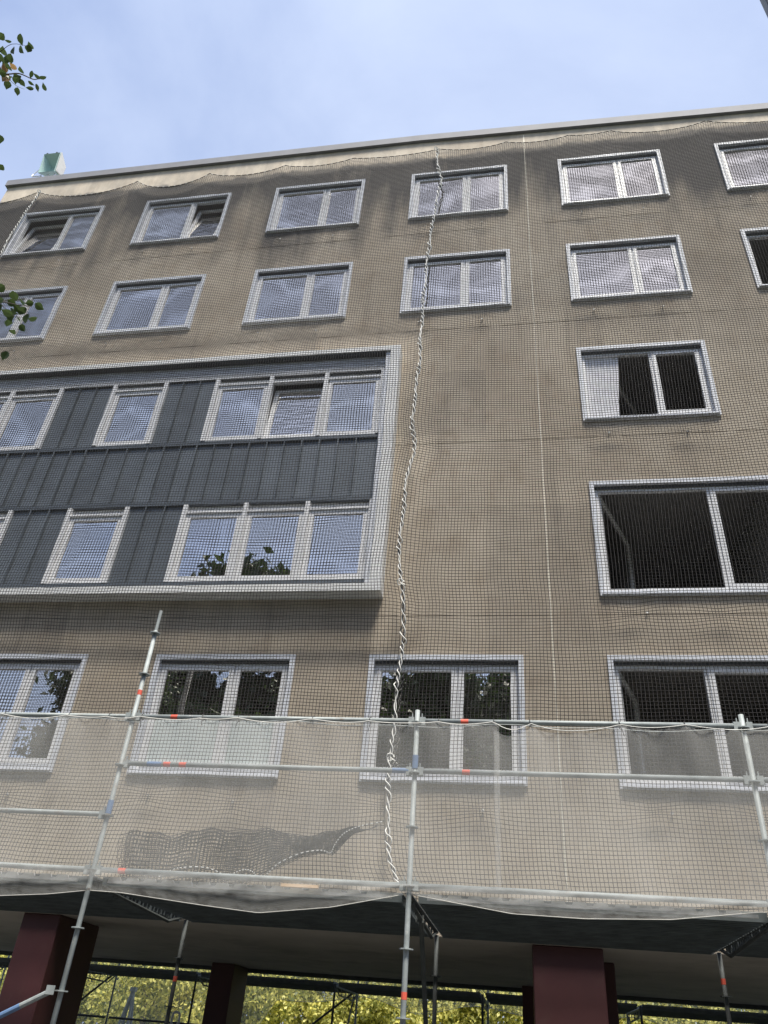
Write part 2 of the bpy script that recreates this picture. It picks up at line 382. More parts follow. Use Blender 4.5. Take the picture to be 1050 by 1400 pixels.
# window prototypes ------------------------------------------------
def sash_mesh(w, h, st=.075):
    mb = MB(); mb.ring(0, w, 0, h, st, -.045, .02); return mb
MESH = {}
def shared(key, mk, m, bevel=0):
    if key not in MESH:
        o = mk().build(key[0], m); MESH[key] = o.data; bpy.data.objects.remove(o)
    return MESH[key]
def window(rect, split=.58, left='shut', right='shut', film=False, lights=2, label=None, pane=M_GLASS, curtain=None, reflection_sheet=False):
    x0, x1, z0, z1 = rect; w, h = x1-x0, z1-z0
    w_, h_ = round(w, 2), round(h, 2)
    win = link('window', shared(('window', w_, h_), lambda: (lambda mb: (mb.ring(0, w, 0, h, .075, -.04, .13), mb.box(.03, w-.03, -.07, -.041, .012, .03), mb)[-1])(MB()), M_ALU), BLD)
    win.location = Vector((x0, D, z0)) + OFF
    if label: win['label'] = label
    F = .065                                      # fixed frame
    fx0, fx1, fz0, fz1 = .074, w-.074, .074, h-.074
    xm = w*split
    def mk():
        mb = MB(); mb.ring(fx0, fx1, fz0, fz1, F, .055, .125, wb=.085, wt_=.10)
        mb.box(xm-.035, xm+.035, .058, .122, fz0+.084, fz1-.099); return mb
    link('window_frame', shared(('window_frame', w_, h_, split), mk, M_UPVC), win)
    s = link('blind_slot_shade', shared(('blind_slot_shade', w_, h_), lambda: MB().box(fx0+.001, fx1-.001, .02, .054, fz1-.045, fz1-.001), M_DARKSLOT), win)  # shadow gap of the blind slot put in as a dark strip
    for side, a, b, st in (('l', fx0+F-.02, xm-.015, left), ('r', xm+.015, fx1-F+.02, right)):
        sw, sh = b-a, fz1-fz0-.145
        if st == 'none': continue
        sa = link('sash', shared(('sash', round(sw, 2), round(sh, 2)), lambda: sash_mesh(sw, sh), M_UPVC), win)
        sa.location = (a, .08, fz0+.065)
        pn = link('pane', shared(('pane', round(sw, 2), round(sh, 2), (M_GLASSL if st.startswith(('swing', 'fixed')) else pane).name),
                  lambda: MB().box(.076, sw-.076, -.016, .006, .076, sh-.076), M_GLASSL if st.startswith(('swing', 'fixed')) else pane), win)
        pn.location = sa.location
        if st == 'fixed' and rect[3] > 5: bpy.data.objects.remove(pn); continue
        if not film: pn.rotation_euler = (PR.uniform(-.005, .005), 0, PR.uniform(-.005, .005))
        if st == 'tilt':
            for o in (sa, pn): o.rotation_euler = (math.radians(-9), 0, 0)
        elif 'swing' in st:
            ang = math.radians(float(st.split('swing')[1]))
            for o in (sa, pn): o.rotation_euler = (0, 0, ang); o.location.y = .125
        if film:
            fl = link('frosted_film', shared(('frosted_film', round(sw, 2), round(sh, 2)),
                 lambda: MB().box(.078, sw-.078, -.0185, -.0165, .078, sh*.46), M_FILM), win)
            fl.location = sa.location
    if reflection_sheet:  # pale slanted panel painted as the sky reflected in the left pane
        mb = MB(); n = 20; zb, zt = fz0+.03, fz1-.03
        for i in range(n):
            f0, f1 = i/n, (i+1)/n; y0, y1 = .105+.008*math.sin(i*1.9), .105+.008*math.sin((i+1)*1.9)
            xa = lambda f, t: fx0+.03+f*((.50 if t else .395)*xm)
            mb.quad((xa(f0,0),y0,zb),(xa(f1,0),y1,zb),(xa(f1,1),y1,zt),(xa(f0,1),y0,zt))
        mb.build('reflection_sheet', M_CURTAIN_REFL, win)
        sa = link('sash', shared(('sash', 'open'), lambda: sash_mesh(xm-.15, fz1-fz0-.145), M_UPVC), win); sa.location = (fx0+.6, .62, fz0+.065); sa.rotation_euler = (0, 0, math.radians(62))
        mb = MB().box(0, .5, 0, .04, 0, h*.8); mb.build('cupboard', M_ROOM, win).location = (w*.36, 1.6, .1)
    if curtain:
        for a, b in curtain:
            mb = MB(); n = 24; pts = []
            for i in range(n+1):
                x = a+(b-a)*i/n; pts.append((x, .30+.035*math.sin(i*2.1)+.01*math.sin(i*5)))
            for i in range(n):
                (xa, ya), (xb, yb) = pts[i], pts[i+1]
                mb.quad((xa,ya,.05),(xb,yb,.05),(xb,yb,h-.1),(xa,ya,h-.1))
            mb.build('curtain', M_CURTAIN_REFL, win)
    return win
special = {('a', 1): dict(left='tilt', label='top floor window with its left sash tilted open'),
           ('b', 1): dict(right='tilt', label='top floor window with its right sash tilted open'),
           ('e', 3): dict(left='none', right='fixed', reflection_sheet=True, label='open window with sky reflection painted as a pale panel in its left half'),
           ('f', 2): dict(left='none', right='fixed', label='window onto a black room'),
           ('e', 4): dict(left='swing68', right='fixed', split=.52, label='large open window onto a black room'),
           ('e', 5): dict(left='swing72', right='fixed', split=.40, label='first floor window standing open behind the rail'),
           ('c', 5): dict(film=True, label='window with pale frosted film on its lower half'),
           ('d', 5): dict(label='window mirroring dark tree crowns'),
           ('d', 2): dict(curtain=[(.15, .9)]), ('b', 2): dict(curtain=[(.2, .7)])}
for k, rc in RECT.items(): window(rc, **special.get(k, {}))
# little eye bolts left in the render under the sills
for (c, r), rc in RECT.items():
    for fx in (.18, .74):
        x = rc[0]+(rc[1]-rc[0])*fx; z = rc[2]-.28-(.05 if fx > .5 else 0)
        mb = MB(); mb.tube([(x, D+.01, z), (x, D-.03, z)], .008, 6)
        mb.tube([(x+.015*math.cos(t), D-.034, z+.015*math.sin(t)) for t in np.linspace(0, 6.2, 9)], .005, 5)
        bpart(mb, 'eye_bolt', M_STEEL)

# the clad bay ------------------------------------------------------
BX0, BX1, BZ0, BZ1, BY = -12.95, -2.045, 7.325, 12.695, 10.22
PB = 10.40                                  # recessed plane of the bay
def mitre(mb, pts_o, pts_i, y0, y1):
    """one mitred board: outer edge a-b, inner edge a'-b'"""
    (ax, az), (bx, bz) = pts_o; (cx_, cz_), (dx_, dz_) = pts_i
    mb.add([(ax,y0,az),(bx,y0,bz),(dx_,y0,dz_),(cx_,y0,cz_),(ax,y1,az),(bx,y1,bz),(dx_,y1,dz_),(cx_,y1,cz_)],
           [(0,1,2,3),(7,6,5,4),(1,0,4,5),(2,1,5,6),(3,2,6,7),(0,3,7,4)]); return mb
o4 = [(BX0,BZ0),(BX1,BZ0),(BX1,BZ1),(BX0,BZ1)]
i4 = [(BX0+.19,BZ0+.125),(BX1-.19,BZ0+.125),(BX1-.19,BZ1-.115),(BX0+.19,BZ1-.115)]
for k in range(4):
    q = (k+1) % 4
    bpart(mitre(MB(), (o4[k], o4[q]), (i4[k], i4[q]), BY, D-.001), 'bay_frame_board', M_BAYW)
for x0 in (BX0+.191, BX1-.19-.085):
    bpart(MB().box(x0, x0+.084, BY+.045, D-.002, BZ0+.126, BZ1-.116), 'bay_frame_post', M_ALU)
bpart(MB().box(BX0+.276, BX1-.276, BY+.02, D-.003, BZ1-.135, BZ1-.1165), 'bay_soffit', M_DARKSLOT)
WX0, WX1 = BX0+.277, -2.325
bpart(MB().box(WX0, WX1, PB+.11, PB+.13, 7.46, 12.55), 'bay_backing', M_SEAMEDGE) if False else None
for i in range(9):                             # louvre slats over the upper windows
    z = 12.20+i*.040
    bpart(MB().box(WX0, WX1, PB-.045+.004*(i % 2), PB-.02, z, z+.029), 'louvre_slat', M_LOUVRE)
bpart(MB().box(WX0, WX1, PB-.019, PB+.09, 12.18, 12.555), 'louvre_box', M_DARKSLOT)

def clad(x0, x1, z0, z1):
    mb = MB(); mb.box(x0+.002, x1-.002, PB-.004, PB+.03, z0, z1)
    mb.box(x1-.022, x1-.002, PB-.052, PB-.0045, z0+.003, z1-.003)      # upstanding seam
    mb.box(x0+.002, x0+.010, PB-.012, PB-.0045, z0+.003, z1-.003)
    bpart(mb, 'cladding_panel', M_CLAD)
seams = [-2.335, -2.725, -3.06, -3.40, -3.73, -4.06, -4.39, -4.725, -5.064, -5.40, -5.743, -6.056, -6.39, -6.72, -7.13, -7.53, -7.97, -8.29, -8.636, -8.96, -9.285, -9.613]
while seams[-1] > -12.5: seams.append(seams[-1]-.332)
for a, b in zip(seams[1:], seams[:-1]): clad(a, b, 9.235, 10.515)
def clad_between(x0, x1, z0, z1):
    for k in range(3): clad(x0+(x1-x0)*k/3, x0+(x1-x0)*(k+1)/3, z0, z1)
for x0, x1 in ((-9.0, -7.885), (-6.74, -5.68)):
    clad_between(x0, x1, 10.60, 12.165); clad_between(x0, x1, 7.60, 9.145)
for z0, z1, dy in ((10.516, 10.60, .045), (9.147, 9.234, .045), (7.50, 7.599, .05)):
    bpart(MB().box(WX0, WX1, PB-dy, PB+.02, z0, z1), 'flashing_strip', M_SEAMEDGE)

def bay_window(x0, n, z0, z1, tilt=None, label=None):
    """n lights of 1.11 m between white posts"""
    w = 1.105
    bw = MB()
    for k in range(n+1):
        x = x0+k*w
        bw.box(x-.04, x+.04, PB-.06, PB+.06, z0, z1)
    for k in range(n):
        a = x0+k*w+.041; b = x0+(k+1)*w-.041
        bw.box(a, b, PB-.045, PB-.005, z1-.175, z1-.135)                # bright head rail
        bw.box(a, b, PB+.03, PB+.09, z1-.134, z1-.002)
        bw.box(a, b, PB-.03, PB+.05, z0+.001, z0+.028)
    o = bpart(bw, 'bay_window', M_UPVC)
    if label: o['label'] = label
    for k in range(n):
        a = x0+k*w+.045; b = x0+(k+1)*w-.045; zb, zt = z0+.03, z1-.18
        sw, sh = b-a, zt-zb
        sa = link('sash', shared(('sash', 'bay', round(sh, 2)), lambda: (lambda mb: (mb.ring(0, sw, 0, sh, .085, -.035, .035), mb)[-1])(MB()), M_UPVC), o)
        pn = link('pane', shared(('pane', 'bay', round(sh, 2)), lambda: MB().box(.086, sw-.086, -.01, .01, .086, sh-.086), M_GLASS), o)
        for q in (sa, pn):
            q.location = (a, PB+.02, zb)
            if tilt == k: q.rotation_euler = (math.radians(-6.5), 0, 0); q.location.y = PB+.045
bay_window(-5.675, 3, 10.605, 12.195, 1, 'three light bay window with its middle sash tilted open')
bay_window(-7.86, 1, 10.605, 12.195); bay_window(-12.355, 3, 10.605, 12.195)
bay_window(-5.655, 3, 7.60, 9.145); bay_window(-7.86, 1, 7.60, 9.145); bay_window(-12.355, 3, 7.60, 9.145)

# ------------------------------------------------------------------ taller tower beyond the right end
tw = thing('tower_block', 'grey brown corner of a tall block just entering the upper right corner', 'building', (14, 14, 0))
def tpart(mb, n, m): o = mb.build(n, m, tw); o.location = (-14, -14, 0); return o
tpart(MB().box(8.06, 15, 10.95, 12.1, 0, 31).box(11.06, 15, 12.101, 16.6, 0, 31), 'wall', M_TOWER)
tpart(MB().box(8.0, 15.05, 10.89, 12.16, 31.001, 31.3), 'roof_coping', M_COPING)
tpart(MB().box(8.015, 8.059, 11.9, 12.13, 0, 31), 'corner_shadow', M_COPING)  # dark strip put in for the shadow line along the tower edge

# ------------------------------------------------------------------ floodlight on the parapet
FLS = .72
fl = thing('floodlight', 'pale green box floodlight with metal brackets standing on the left end of the parapet', 'floodlight', (-12.42, 10.62, 20.62))
fl.scale = (FLS, FLS, FLS)
def fpart(mb, n, m, **k): return mb.build(n, m, fl, **k)
a0, a1, b0, b1 = .35, .24, .46, .26     # half width / height of mouth and back
mouth = [(-a0,-.25,.45-.34),(a0,-.25,.45-.34),(a0+.02,-.42,1.10),(-a0+.02,-.42,1.10)]
back = [(-a1+.06,.14,.34),(a1+.06,.14,.34),(a1+.06,.06,.86),(-a1+.06,.06,.86)]
hb = MB().add(mouth+back, [(4,5,6,7),(0,1,5,4),(1,2,6,5),(2,3,7,6),(3,0,4,7)])
ho = fpart(hb, 'housing', M_GREEN); sm = ho.modifiers.new('thickness', 'SOLIDIFY'); sm.thickness = .025; sm.offset = 1
fpart(MB().add([(.385,-.26,.13),(.42,-.26,.13),(.40,.12,.34),(.33,.12,.34),(.405,-.43,1.08),(.44,-.43,1.08),(.42,.06,.84),(.35,.06,.84)],
      [(0,1,5,4),(1,2,6,5),(2,3,7,6),(3,0,4,7),(0,3,2,1),(4,5,6,7)]), 'side_cover', M_CREAM)
for x in (-.30, .02, .30):
    fpart(MB().box(x-.03, x+.03, -.16, -.10, -.15, .12).box(x-.05, x+.05, -.19, -.02, -.17, -.151), 'bracket', M_STEEL)
fpart(MB().tube([(-.42,-.2,.42), (-.58,-.2,.12), (-.58,-.2,-.02), (-.3,-.2,-.03)], .022, 6), 'bracket', M_STEEL)
for x in (-.2, .2): fpart(MB().box(x-.03, x+.03, -.44, -.40, 1.095, 1.13), 'clip', M_TUBESHADE)

# ------------------------------------------------------------------ front scaffold
SY, SI = 7.56, 10.13
SX = [-7.16, -4.093, -1.02, 2.075, 5.15]
SCF = thing('scaffold', 'galvanised tube scaffold with guard rails and steel deck in front of the first floor', 'scaffold', (-1.02, SY, 0))
SO = Vector((1.02, -SY, 0))
def spart(mb, n, m, parent=None, **k):
    o = mb.build(n, m, parent or SCF, **k)
    if parent is None: o.location = SO
    return o
def rosette(mb, x, y, z):
    mb.tube([(x,y,z-.005),(x,y,z+.005)], .061, 8)
def standard(x, y, ztop, m, levels, spig=False, tapes=(), sleeves=()):
    s = spart(MB().tube([(x,y,.06),(x,y,ztop)], .0242, 12), 'standard', m, smooth=False)
    s.data.polygons.foreach_set('use_smooth', [len(p.vertices) == 4 for p in s.data.polygons])
    spart(MB().box(x-.075,x+.075,y-.075,y+.075,.005,.014).tube([(x,y,.014),(x,y,.0595)], .019, 8), 'base_plate', m, s)
    for z in levels:
        mb = MB(); rosette(mb, x, y, z); spart(mb, 'rosette', m, s)
    if spig: spart(MB().tube([(x,y,ztop+.0005),(x,y,ztop+.26)], .019, 10), 'spigot', m, s, smooth=False)
    for z in tapes: spart(MB().tube([(x,y,z),(x,y,z+.055)], .0253, 12), 'tape_band', M_RED, s)
    for z in sleeves: spart(MB().tube([(x,y,z),(x,y,z+.13)], .030, 12), 'sleeve', M_BLUE, s)
lv = [.3+.5*k for k in range(0, 11)]
standard(SX[0], SY, 5.33, M_TUBE, [z for z in lv if z < 5.4], True)
standard(SX[1], SY, 5.33, M_TUBE, [z for z in lv if z < 5.4], True, (4.56,), (3.315,))
standard(SX[2], SY, 4.43, M_TUBE, [z for z in lv if z < 4.4], False, (1.93,), (3.84,))
standard(SX[3], SY, 4.43, M_TUBE, [z for z in lv if z < 4.4])
standard(SX[4], SY, 4.43, M_TUBE, [z for z in lv if z < 4.4])
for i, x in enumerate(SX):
    standard(x, SI, 2.70, M_TUBESHADE, [.3, .8, 1.3, 1.8, 2.29], False, (2.05,) if i == 1 else (2.40,) if i == 3 else ())
def wedge(mb, x, y, z, s):                # ledger head with its wedge
    mb.box(min(x+s*.03, x+s*.085), max(x+s*.03, x+s*.085), y-.022, y+.022, z-.045, z+.035)
    mb.box(min(x+s*.045, x+s*.053), max(x+s*.045, x+s*.053), y-.012, y+.012, z+.036, z+.075)
def ledger(i, z, y, m, tapes=(), blues=()):
    x0, x1 = SX[i], SX[i+1]
    mb = MB().tube([(x0+.084,y,z),(x1-.084,y,z)], .0242, 12)
    L = spart(mb, 'guard_rail' if z > 3 else 'ledger', m); L.data.polygons.foreach_set('use_smooth', [len(p.vertices) == 4 for p in L.data.polygons])
    for x, s in ((x0, 1), (x1, -1)):
        w = MB(); wedge(w, x, y, z, s); spart(w, 'ledger_head', m, L)
    for a in tapes: spart(MB().tube([(a,y,z),(a+.075,y,z)], .0254, 12), 'tape_band', M_RED, L)
    for a in blues: spart(MB().tube([(a,y,z),(a+.16,y,z)], .0252, 12), 'paint_band', M_BLUE, L)
ledger(0, 4.32, SY, M_TUBE); ledger(0, 3.31, SY, M_TUBE)
ledger(1, 4.32, SY, M_TUBE, (-3.66,)); ledger(1, 3.82, SY, M_TUBE, (-3.62, -3.45), (-3.80, -1.24))
ledger(2, 4.32, SY, M_TUBE, (-.58,)); ledger(2, 3.82, SY, M_TUBE, (-.56,))
ledger(3, 4.32, SY, M_TUBE); ledger(3, 3.82, SY, M_TUBE)
for i in range(4):
    ledger(i, 2.80, SY, M_TUBE, (-3.83,) if i == 1 else ())
# toothed front profile of the deck
for i in range(4):
    x0, x1 = SX[i]+.16, SX[i+1]-.16
    mb = MB().box(x0, x1, SY+.035, SY+.055, 2.695, 2.722)
    x = x0
    while x < x1-.1:
        mb.add([(x,SY+.035,2.7225),(x+.13,SY+.035,2.7225),(x+.115,SY+.035,2.748),(x+.015,SY+.035,2.748),(x,SY+.055,2.7225),(x+.13,SY+.055,2.7225),(x+.115,SY+.055,2.748),(x+.015,SY+.055,2.748)],
               [(0,1,2,3),(7,6,5,4),(1,0,4,5),(2,1,5,6),(3,2,6,7),(0,3,7,4)]); x += .18
    spart(mb, 'deck_edge_profile', M_TOE)
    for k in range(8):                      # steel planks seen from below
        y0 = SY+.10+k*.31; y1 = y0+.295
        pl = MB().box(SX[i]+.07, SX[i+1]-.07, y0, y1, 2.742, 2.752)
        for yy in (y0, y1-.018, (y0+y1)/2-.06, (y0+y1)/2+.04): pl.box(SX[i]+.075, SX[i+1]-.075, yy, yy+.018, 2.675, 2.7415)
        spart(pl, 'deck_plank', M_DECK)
spart(MB().box(-2.2, -1.85, SY-.035, SY+.01, 2.735, 2.76), 'wood_batten', M_WOOD)
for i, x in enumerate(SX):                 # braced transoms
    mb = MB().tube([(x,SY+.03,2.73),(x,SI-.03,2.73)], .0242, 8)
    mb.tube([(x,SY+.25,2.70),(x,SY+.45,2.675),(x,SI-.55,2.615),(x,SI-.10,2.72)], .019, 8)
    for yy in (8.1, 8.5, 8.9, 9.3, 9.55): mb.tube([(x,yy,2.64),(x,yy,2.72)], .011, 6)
    spart(mb, 'transom', M_TUBESHADE)
def brace(pts, m, r=.0242, bands=()):
    b = spart(MB().tube(pts, r, 10), 'brace', m)
    p0, p1 = Vector(pts[0]), Vector(pts[-1])
    for a, c in bands: spart(MB().tube([p0.lerp(p1, a), p0.lerp(p1, c)], r*1.05, 10), 'paint_band', M_BLUE, b)
    spart(MB().box(p0.x-.05, p0.x+.03, p0.y-.03, p0.y-.0245, p0.z-.035, p0.z+.035), 'brace_head', m, b)
brace([(SX[1]-.06, SY-.045, 1.80), (SX[0]+.06, SY-.045, .30)], M_TUBE, bands=((.09, .16),))
brace([(SX[2], 8.55, 2.66), (SX[2], SI-.06, .95)], M_TUBESHADE)

# white debris mesh on the outside of the guard rail ----------------
DY = SY-.075
dn = thing('debris_netting', 'translucent white mesh sheeting tied along the guard rail and sagging dirty under the scaffold deck', 'netting', (-1.02, DY, 2.6))
DO = Vector((1.02, -DY, -2.6))
bot = [(-7.16,2.64),(-6.3,2.50),(-5.6,2.49),(-4.94,2.533),(-4.49,2.568),(-4.09,2.62),(-3.76,2.615),(-2.95,2.55),(-2.384,2.513),(-1.718,2.593),(-1.037,2.735),(-.906,2.72),(-.112,2.622),(.5,2.615),(1.21,2.646),(1.91,2.736),(2.08,2.74),(3.4,2.6),(5.15,2.73)]
def interp(tab, x):
    for (xa, ya), (xb, yb) in zip(tab, tab[1:]):
        if x <= xb:
            t = (x-xa)/(xb-xa); t = max(0, t); return ya+(yb-ya)*t
    return tab[-1][1]
ties = [-6.9, -6.2, -5.6, -4.83, -4.36, -3.98, -3.30, -2.9, -2.1, -1.5, -.8, -.25, .1, .95, 1.55, 2.3, 2.9, 3.6, 4.4, 5.1]
def topz(x):
    for a, b in zip(ties, ties[1:]):
        if a <= x <= b:
            t = (x-a)/(b-a); deep = .075 if abs(a+.25) < .01 or abs(a-.1) < .01 else .03*(b-a)/.7
            return 4.303-deep*4*t*(1-t)-.012
    return 4.29
nxs = np.linspace(-7.16, 5.15, 260); rows = 26
R1 = rows+1
for xa, xb, oy, dz in ((-7.16, -.20, 0, 0), (-.25, 5.15, .010, -.012)):
    sx = np.linspace(xa, xb, int((xb-xa)/.045)); vs = []
    for x in sx:
        zt, zb = topz(x)+dz, 2.80
        if oy: zt -= .05*max(0, 1-(x+.25)/.9)
        for k in range(rows+1):
            t = k/rows; z = zt+(zb-zt)*t; q = t*(1-t)*4
            y = DY+oy+.026*math.sin(x*2.6+z*1.3)*q+.012*math.sin(x*7.3-z*2.2)*q+.014*math.sin(x*13+z*4)*(1-t)**2+.010*math.sin(x*31)*(1-t)**3
            y += .02*math.sin(x*1.02*2)*(1-abs(2*t-1)); vs.append((x, y, z))
    fs = [(i*R1+k, i*R1+k+1, (i+1)*R1+k+1, (i+1)*R1+k) for i in range(len(sx)-1) for k in range(rows)]
    o = MB().add(vs, fs).build('mesh_sheet', M_DEBRIS, dn, smooth=True); o.location = DO
# lower fold: a denser, dirty flap wrapping the deck edge
vs = []; RF = 9
for x in nxs:
    zb = interp(bot, x)
    for k in range(RF):
        t = k/(RF-1); z = 2.80+(zb-2.80)*t
        vs.append((x, DY+.004-.02*math.sin(t*3.1)+.10*max(0, t-.75)/.25*.8+.006*math.sin(x*9+k), z))
fs = [(i*RF+k, i*RF+k+1, (i+1)*RF+k+1, (i+1)*RF+k) for i in range(len(nxs)-1) for k in range(RF-1)]
o = MB().add(vs, fs).build('mesh_fold', M_DEBRISF, dn, smooth=True); o.location = DO
mb = MB().tube([(x, DY-.003+.10*.8, interp(bot, x)-.002) for x in nxs], .0035, 5)
o = mb.build('hem', M_ROPEW, dn); o.location = DO
mb = MB().tube([(x, DY-.004, topz(x)-.006*math.sin(x*7)) for x in nxs], .0042, 5)
o = mb.build('hem', M_ROPEW, dn); o.location = DO
mb = MB().tube([(x, SY-.035, 4.285-.035*abs(math.sin(x*1.3))-.01*math.sin(x*6)) for x in nxs], .0035, 5)
o = mb.build('tie_cord', M_TUBE, dn); o.location = DO
for x in ties:
    mb = MB().tube([(x+.004*math.sin(t*2), SY+.033*math.cos(t), 4.32-.004+.036*math.sin(t)) for t in np.linspace(0, 6.2, 13)], .004, 5, False)
    mb.tube([(x, SY-.036, 4.30), (x+.01, SY-.06, 4.26), (x+.012+.02*math.sin(x*9), SY-.062, 4.20+.02*math.sin(x*5))], .004, 5)
    o = mb.build('cable_tie', M_TIE, dn); o.location = DO

# ------------------------------------------------------------------ far scaffold behind the building
FY0, FY1 = 18.5, 21.07; FX = [-13.1, -10.05, -7.0, -3.95, -.9, 2.17, 5.24]
fs_ = thing('scaffold', 'dark rear scaffold seen through the undercroft against the sunlit trees', 'scaffold', (-4, FY0, 0)); FO = Vector((4, -FY0, 0))
def rpart(mb, n, m, parent=None):
    o = mb.build(n, m, parent or fs_)
    if parent is None: o.location = FO
    return o
for x in FX:
    for y, m in ((FY0, M_TUBESHADE), (FY1, M_TUBE)):
        s = rpart(MB().tube([(x,y,.01),(x,y,2.6 if y == FY0 else 4.4)], .0242, 8), 'standard', m)
        for z in (.3, .8, 1.3, 1.8, 2.3):
            q = MB(); rosette(q, x, y, z); rpart(q, 'rosette', m, s)
    t = MB().tube([(x,FY0+.03,2.56),(x,FY1-.03,2.56)], .0242, 6).tube([(x,FY0+.15,2.53),(x,FY0+.5,2.42),(x,FY1-.4,2.40),(x,FY1-.1,2.54)], .018, 6)
    for yy in (19.2, 19.7, 20.2, 20.6): t.tube([(x,yy,2.42),(x,yy,2.55)], .010, 5)
    rpart(t, 'transom', M_TUBE)
for a, b in zip(FX, FX[1:]):
    rpart(MB().tube([(a+.05,FY1,1.70),(b-.05,FY1,1.70)], .0242, 8), 'ledger', M_TUBESHADE) if a < -7.5 else None
    rpart(MB().tube([(a+.05,FY1,2.62),(b-.05,FY1,2.62)], .0242, 8), 'ledger', M_TUBE)
    for k in range(7):
        y0 = FY0+.08+k*.35
        rpart(MB().box(a+.05, b-.05, y0, y0+.32, 2.60, 2.64).box(a+.06, b-.06, y0+.02, y0+.04, 2.555, 2.5995).box(a+.06, b-.06, y0+.2, y0+.22, 2.555, 2.5995), 'deck_plank', M_DECK)
for (x0, z0, x1, z1) in ((-3.95, 2.60, -7.0, .40), (-10.05, 2.60, -13.1, -.0+.1)):
    rpart(MB().tube([(x0-.06,FY1-.05,z0),(x1+.06,FY1-.05,z1)], .0242, 8), 'brace', M_TUBESHADE)
rpart(MB().tube([(-3.98,FY1-.25,2.5),(-4.25,FY1+.02,1.2)], .02, 8), 'brace', M_TUBE)
fd = thing('debris_netting', 'pale mesh hanging below the rear scaffold deck behind the red columns', 'netting', (-4, FY1+.07, 2.4))
vs = []; xs_ = np.linspace(-13.1, 5.24, 180); RR = 8
for x in xs_:
    zb = 2.40+.10*math.cos((x+.9)/3.06*2*math.pi)+.03*math.sin(x*3.1)
    if x < -5.9: zb = max(.5, zb-(-5.9-x)*1.6)
    for k in range(RR):
        t = k/(RR-1); vs.append((x+4, .03*math.sin(x*4+k), 3.4-2.4+(zb-3.4)*t))
fs = [(i*RR+k, i*RR+k+1, (i+1)*RR+k+1, (i+1)*RR+k) for i in range(len(xs_)-1) for k in range(RR-1)]
MB().add(vs, fs).build('mesh_sheet', M_DEBRISB, fd, smooth=True)
MB().tube([vs[i*RR+RR-1] for i in range(len(xs_))], .006, 5).build('hem', M_ROPEW, fd)
# aluminium A-frame and white hoop standing by the rear scaffold
af = thing('a_frame', 'grey aluminium A shaped frame standing behind the rear scaffold left of the white hoop', 'trestle', (-10.12, 22.0, 0))
for (x0, x1, y1) in ((.0, -.40, 0), (.03, .26, .0), (.0, -.42, .7), (.03, .24, .7)):
    MB().tube([(x0, .35, 2.32), (x1, y1, .004)], .035, 8).build('leg', M_TUBE, af)
MB().box(-.06, .09, .29, .41, 2.30, 2.40).build('hinge', M_TUBE, af); MB().tube([(-.36, .02, .5), (.21, .02, .5)], .02, 6).build('stay', M_TUBE, af)
hp = thing('hoop_sign', 'white rounded hoop on a slim post beside the inner scaffold tube', 'sign', (-7.61, 19.3, 0))
pts = [(.082*math.copysign(abs(math.cos(t))**.6, math.cos(t)), 0, 1.765+.125*math.copysign(abs(math.sin(t))**.6, math.sin(t))) for t in np.linspace(0, 2*math.pi, 25)]
MB().tube(pts, .026, 8, False).build('ring', M_WHITE, hp, smooth=True); MB().tube([(0,0,.004),(0,0,1.62)], .018, 8).build('post', M_WHITE, hp)

# ------------------------------------------------------------------ safety nets
ROPE = [(19.64,-1.60),(19.25,-1.58),(18.37,-1.45),(16.84,-1.58),(15.8,-1.65),(14.15,-1.69),(13.28,-1.69),(12.27,-1.67),(10.81,-1.735),(10.2,-1.655),(9.5,-1.755),(8.47,-1.795),(7.65,-1.78),(7.2,-1.675),(6.77,-1.67),(6.19,-1.69),(5.75,-1.715),(5.12,-1.735),(4.53,-1.745),(4.07,-1.73),(3.72,-1.687),(3.46,-1.63),(3.26,-1.51),(2.9,-1.45)]
RZ = np.array([p[0] for p in ROPE][::-1]); RX = np.array([p[1] for p in ROPE][::-1])
ropex = lambda z: np.interp(z, RZ, RX)
AN = [-15.0,-12.3,-9.45,-7.45,-5.47,-3.73,-1.60,.05,1.52,2.5,4.65,7.3]
SAG = [.4,.40,.42,.25,.18,.12,.16,.14,.07,.24,.30]
def vnoise(seed, ncell):
    """smooth periodic-free value noise on a lattice, evaluated by bicubic-like smoothing"""
    r = np.random.default_rng(seed); T = r.uniform(-1, 1, (80, 80))
    def f(x, z, s):
        u = (x+30)/s; v = (z+3)/s; i = np.floor(u).astype(int); j = np.floor(v).astype(int)
        a = u-i; b = v-j; a = a*a*(3-2*a); b = b*b*(3-2*b); i %= 79; j %= 79
        return (T[i,j]*(1-a)+T[i+1,j]*a)*(1-b)+(T[i,j+1]*(1-a)+T[i+1,j+1]*a)*b
    return f
nA, nB, nC = vnoise(1, 0), vnoise(2, 0), vnoise(3, 0)
def sstep(t): t = np.clip(t, 0, 1); return t*t*(3-2*t)
def topline(x):
    x = np.asarray(x, float); z = np.full_like(x, 19.7)
    for a, b, s in zip(AN, AN[1:], SAG):
        m = (x >= a) & (x < b); t = (x[m]-a)/(b-a); z[m] = 19.69-s*(4*t*(1-t))**.8
    return z
def net_y(x, z):
    base = 10.40+.012*nA(x, z, 2.2)-.008*np.abs(nB(x, z, 1.3))
    ddx = np.maximum(np.maximum(-13.0-x, x+2.045), 0); ddz = np.maximum(np.maximum(7.325-z, z-12.7), 0)
    d = np.sqrt((ddx*1.0)**2+(ddz*.8)**2)
    box = 10.185+.008*nB(x, z, .5)
    y = box+(base-box)*sstep(d/.75)
    low = 10.30-.06*nC(x, z, .8)
    k = sstep((4.3-z)/1.3); return np.minimum(y*(1-k)+low*k, 10.43)
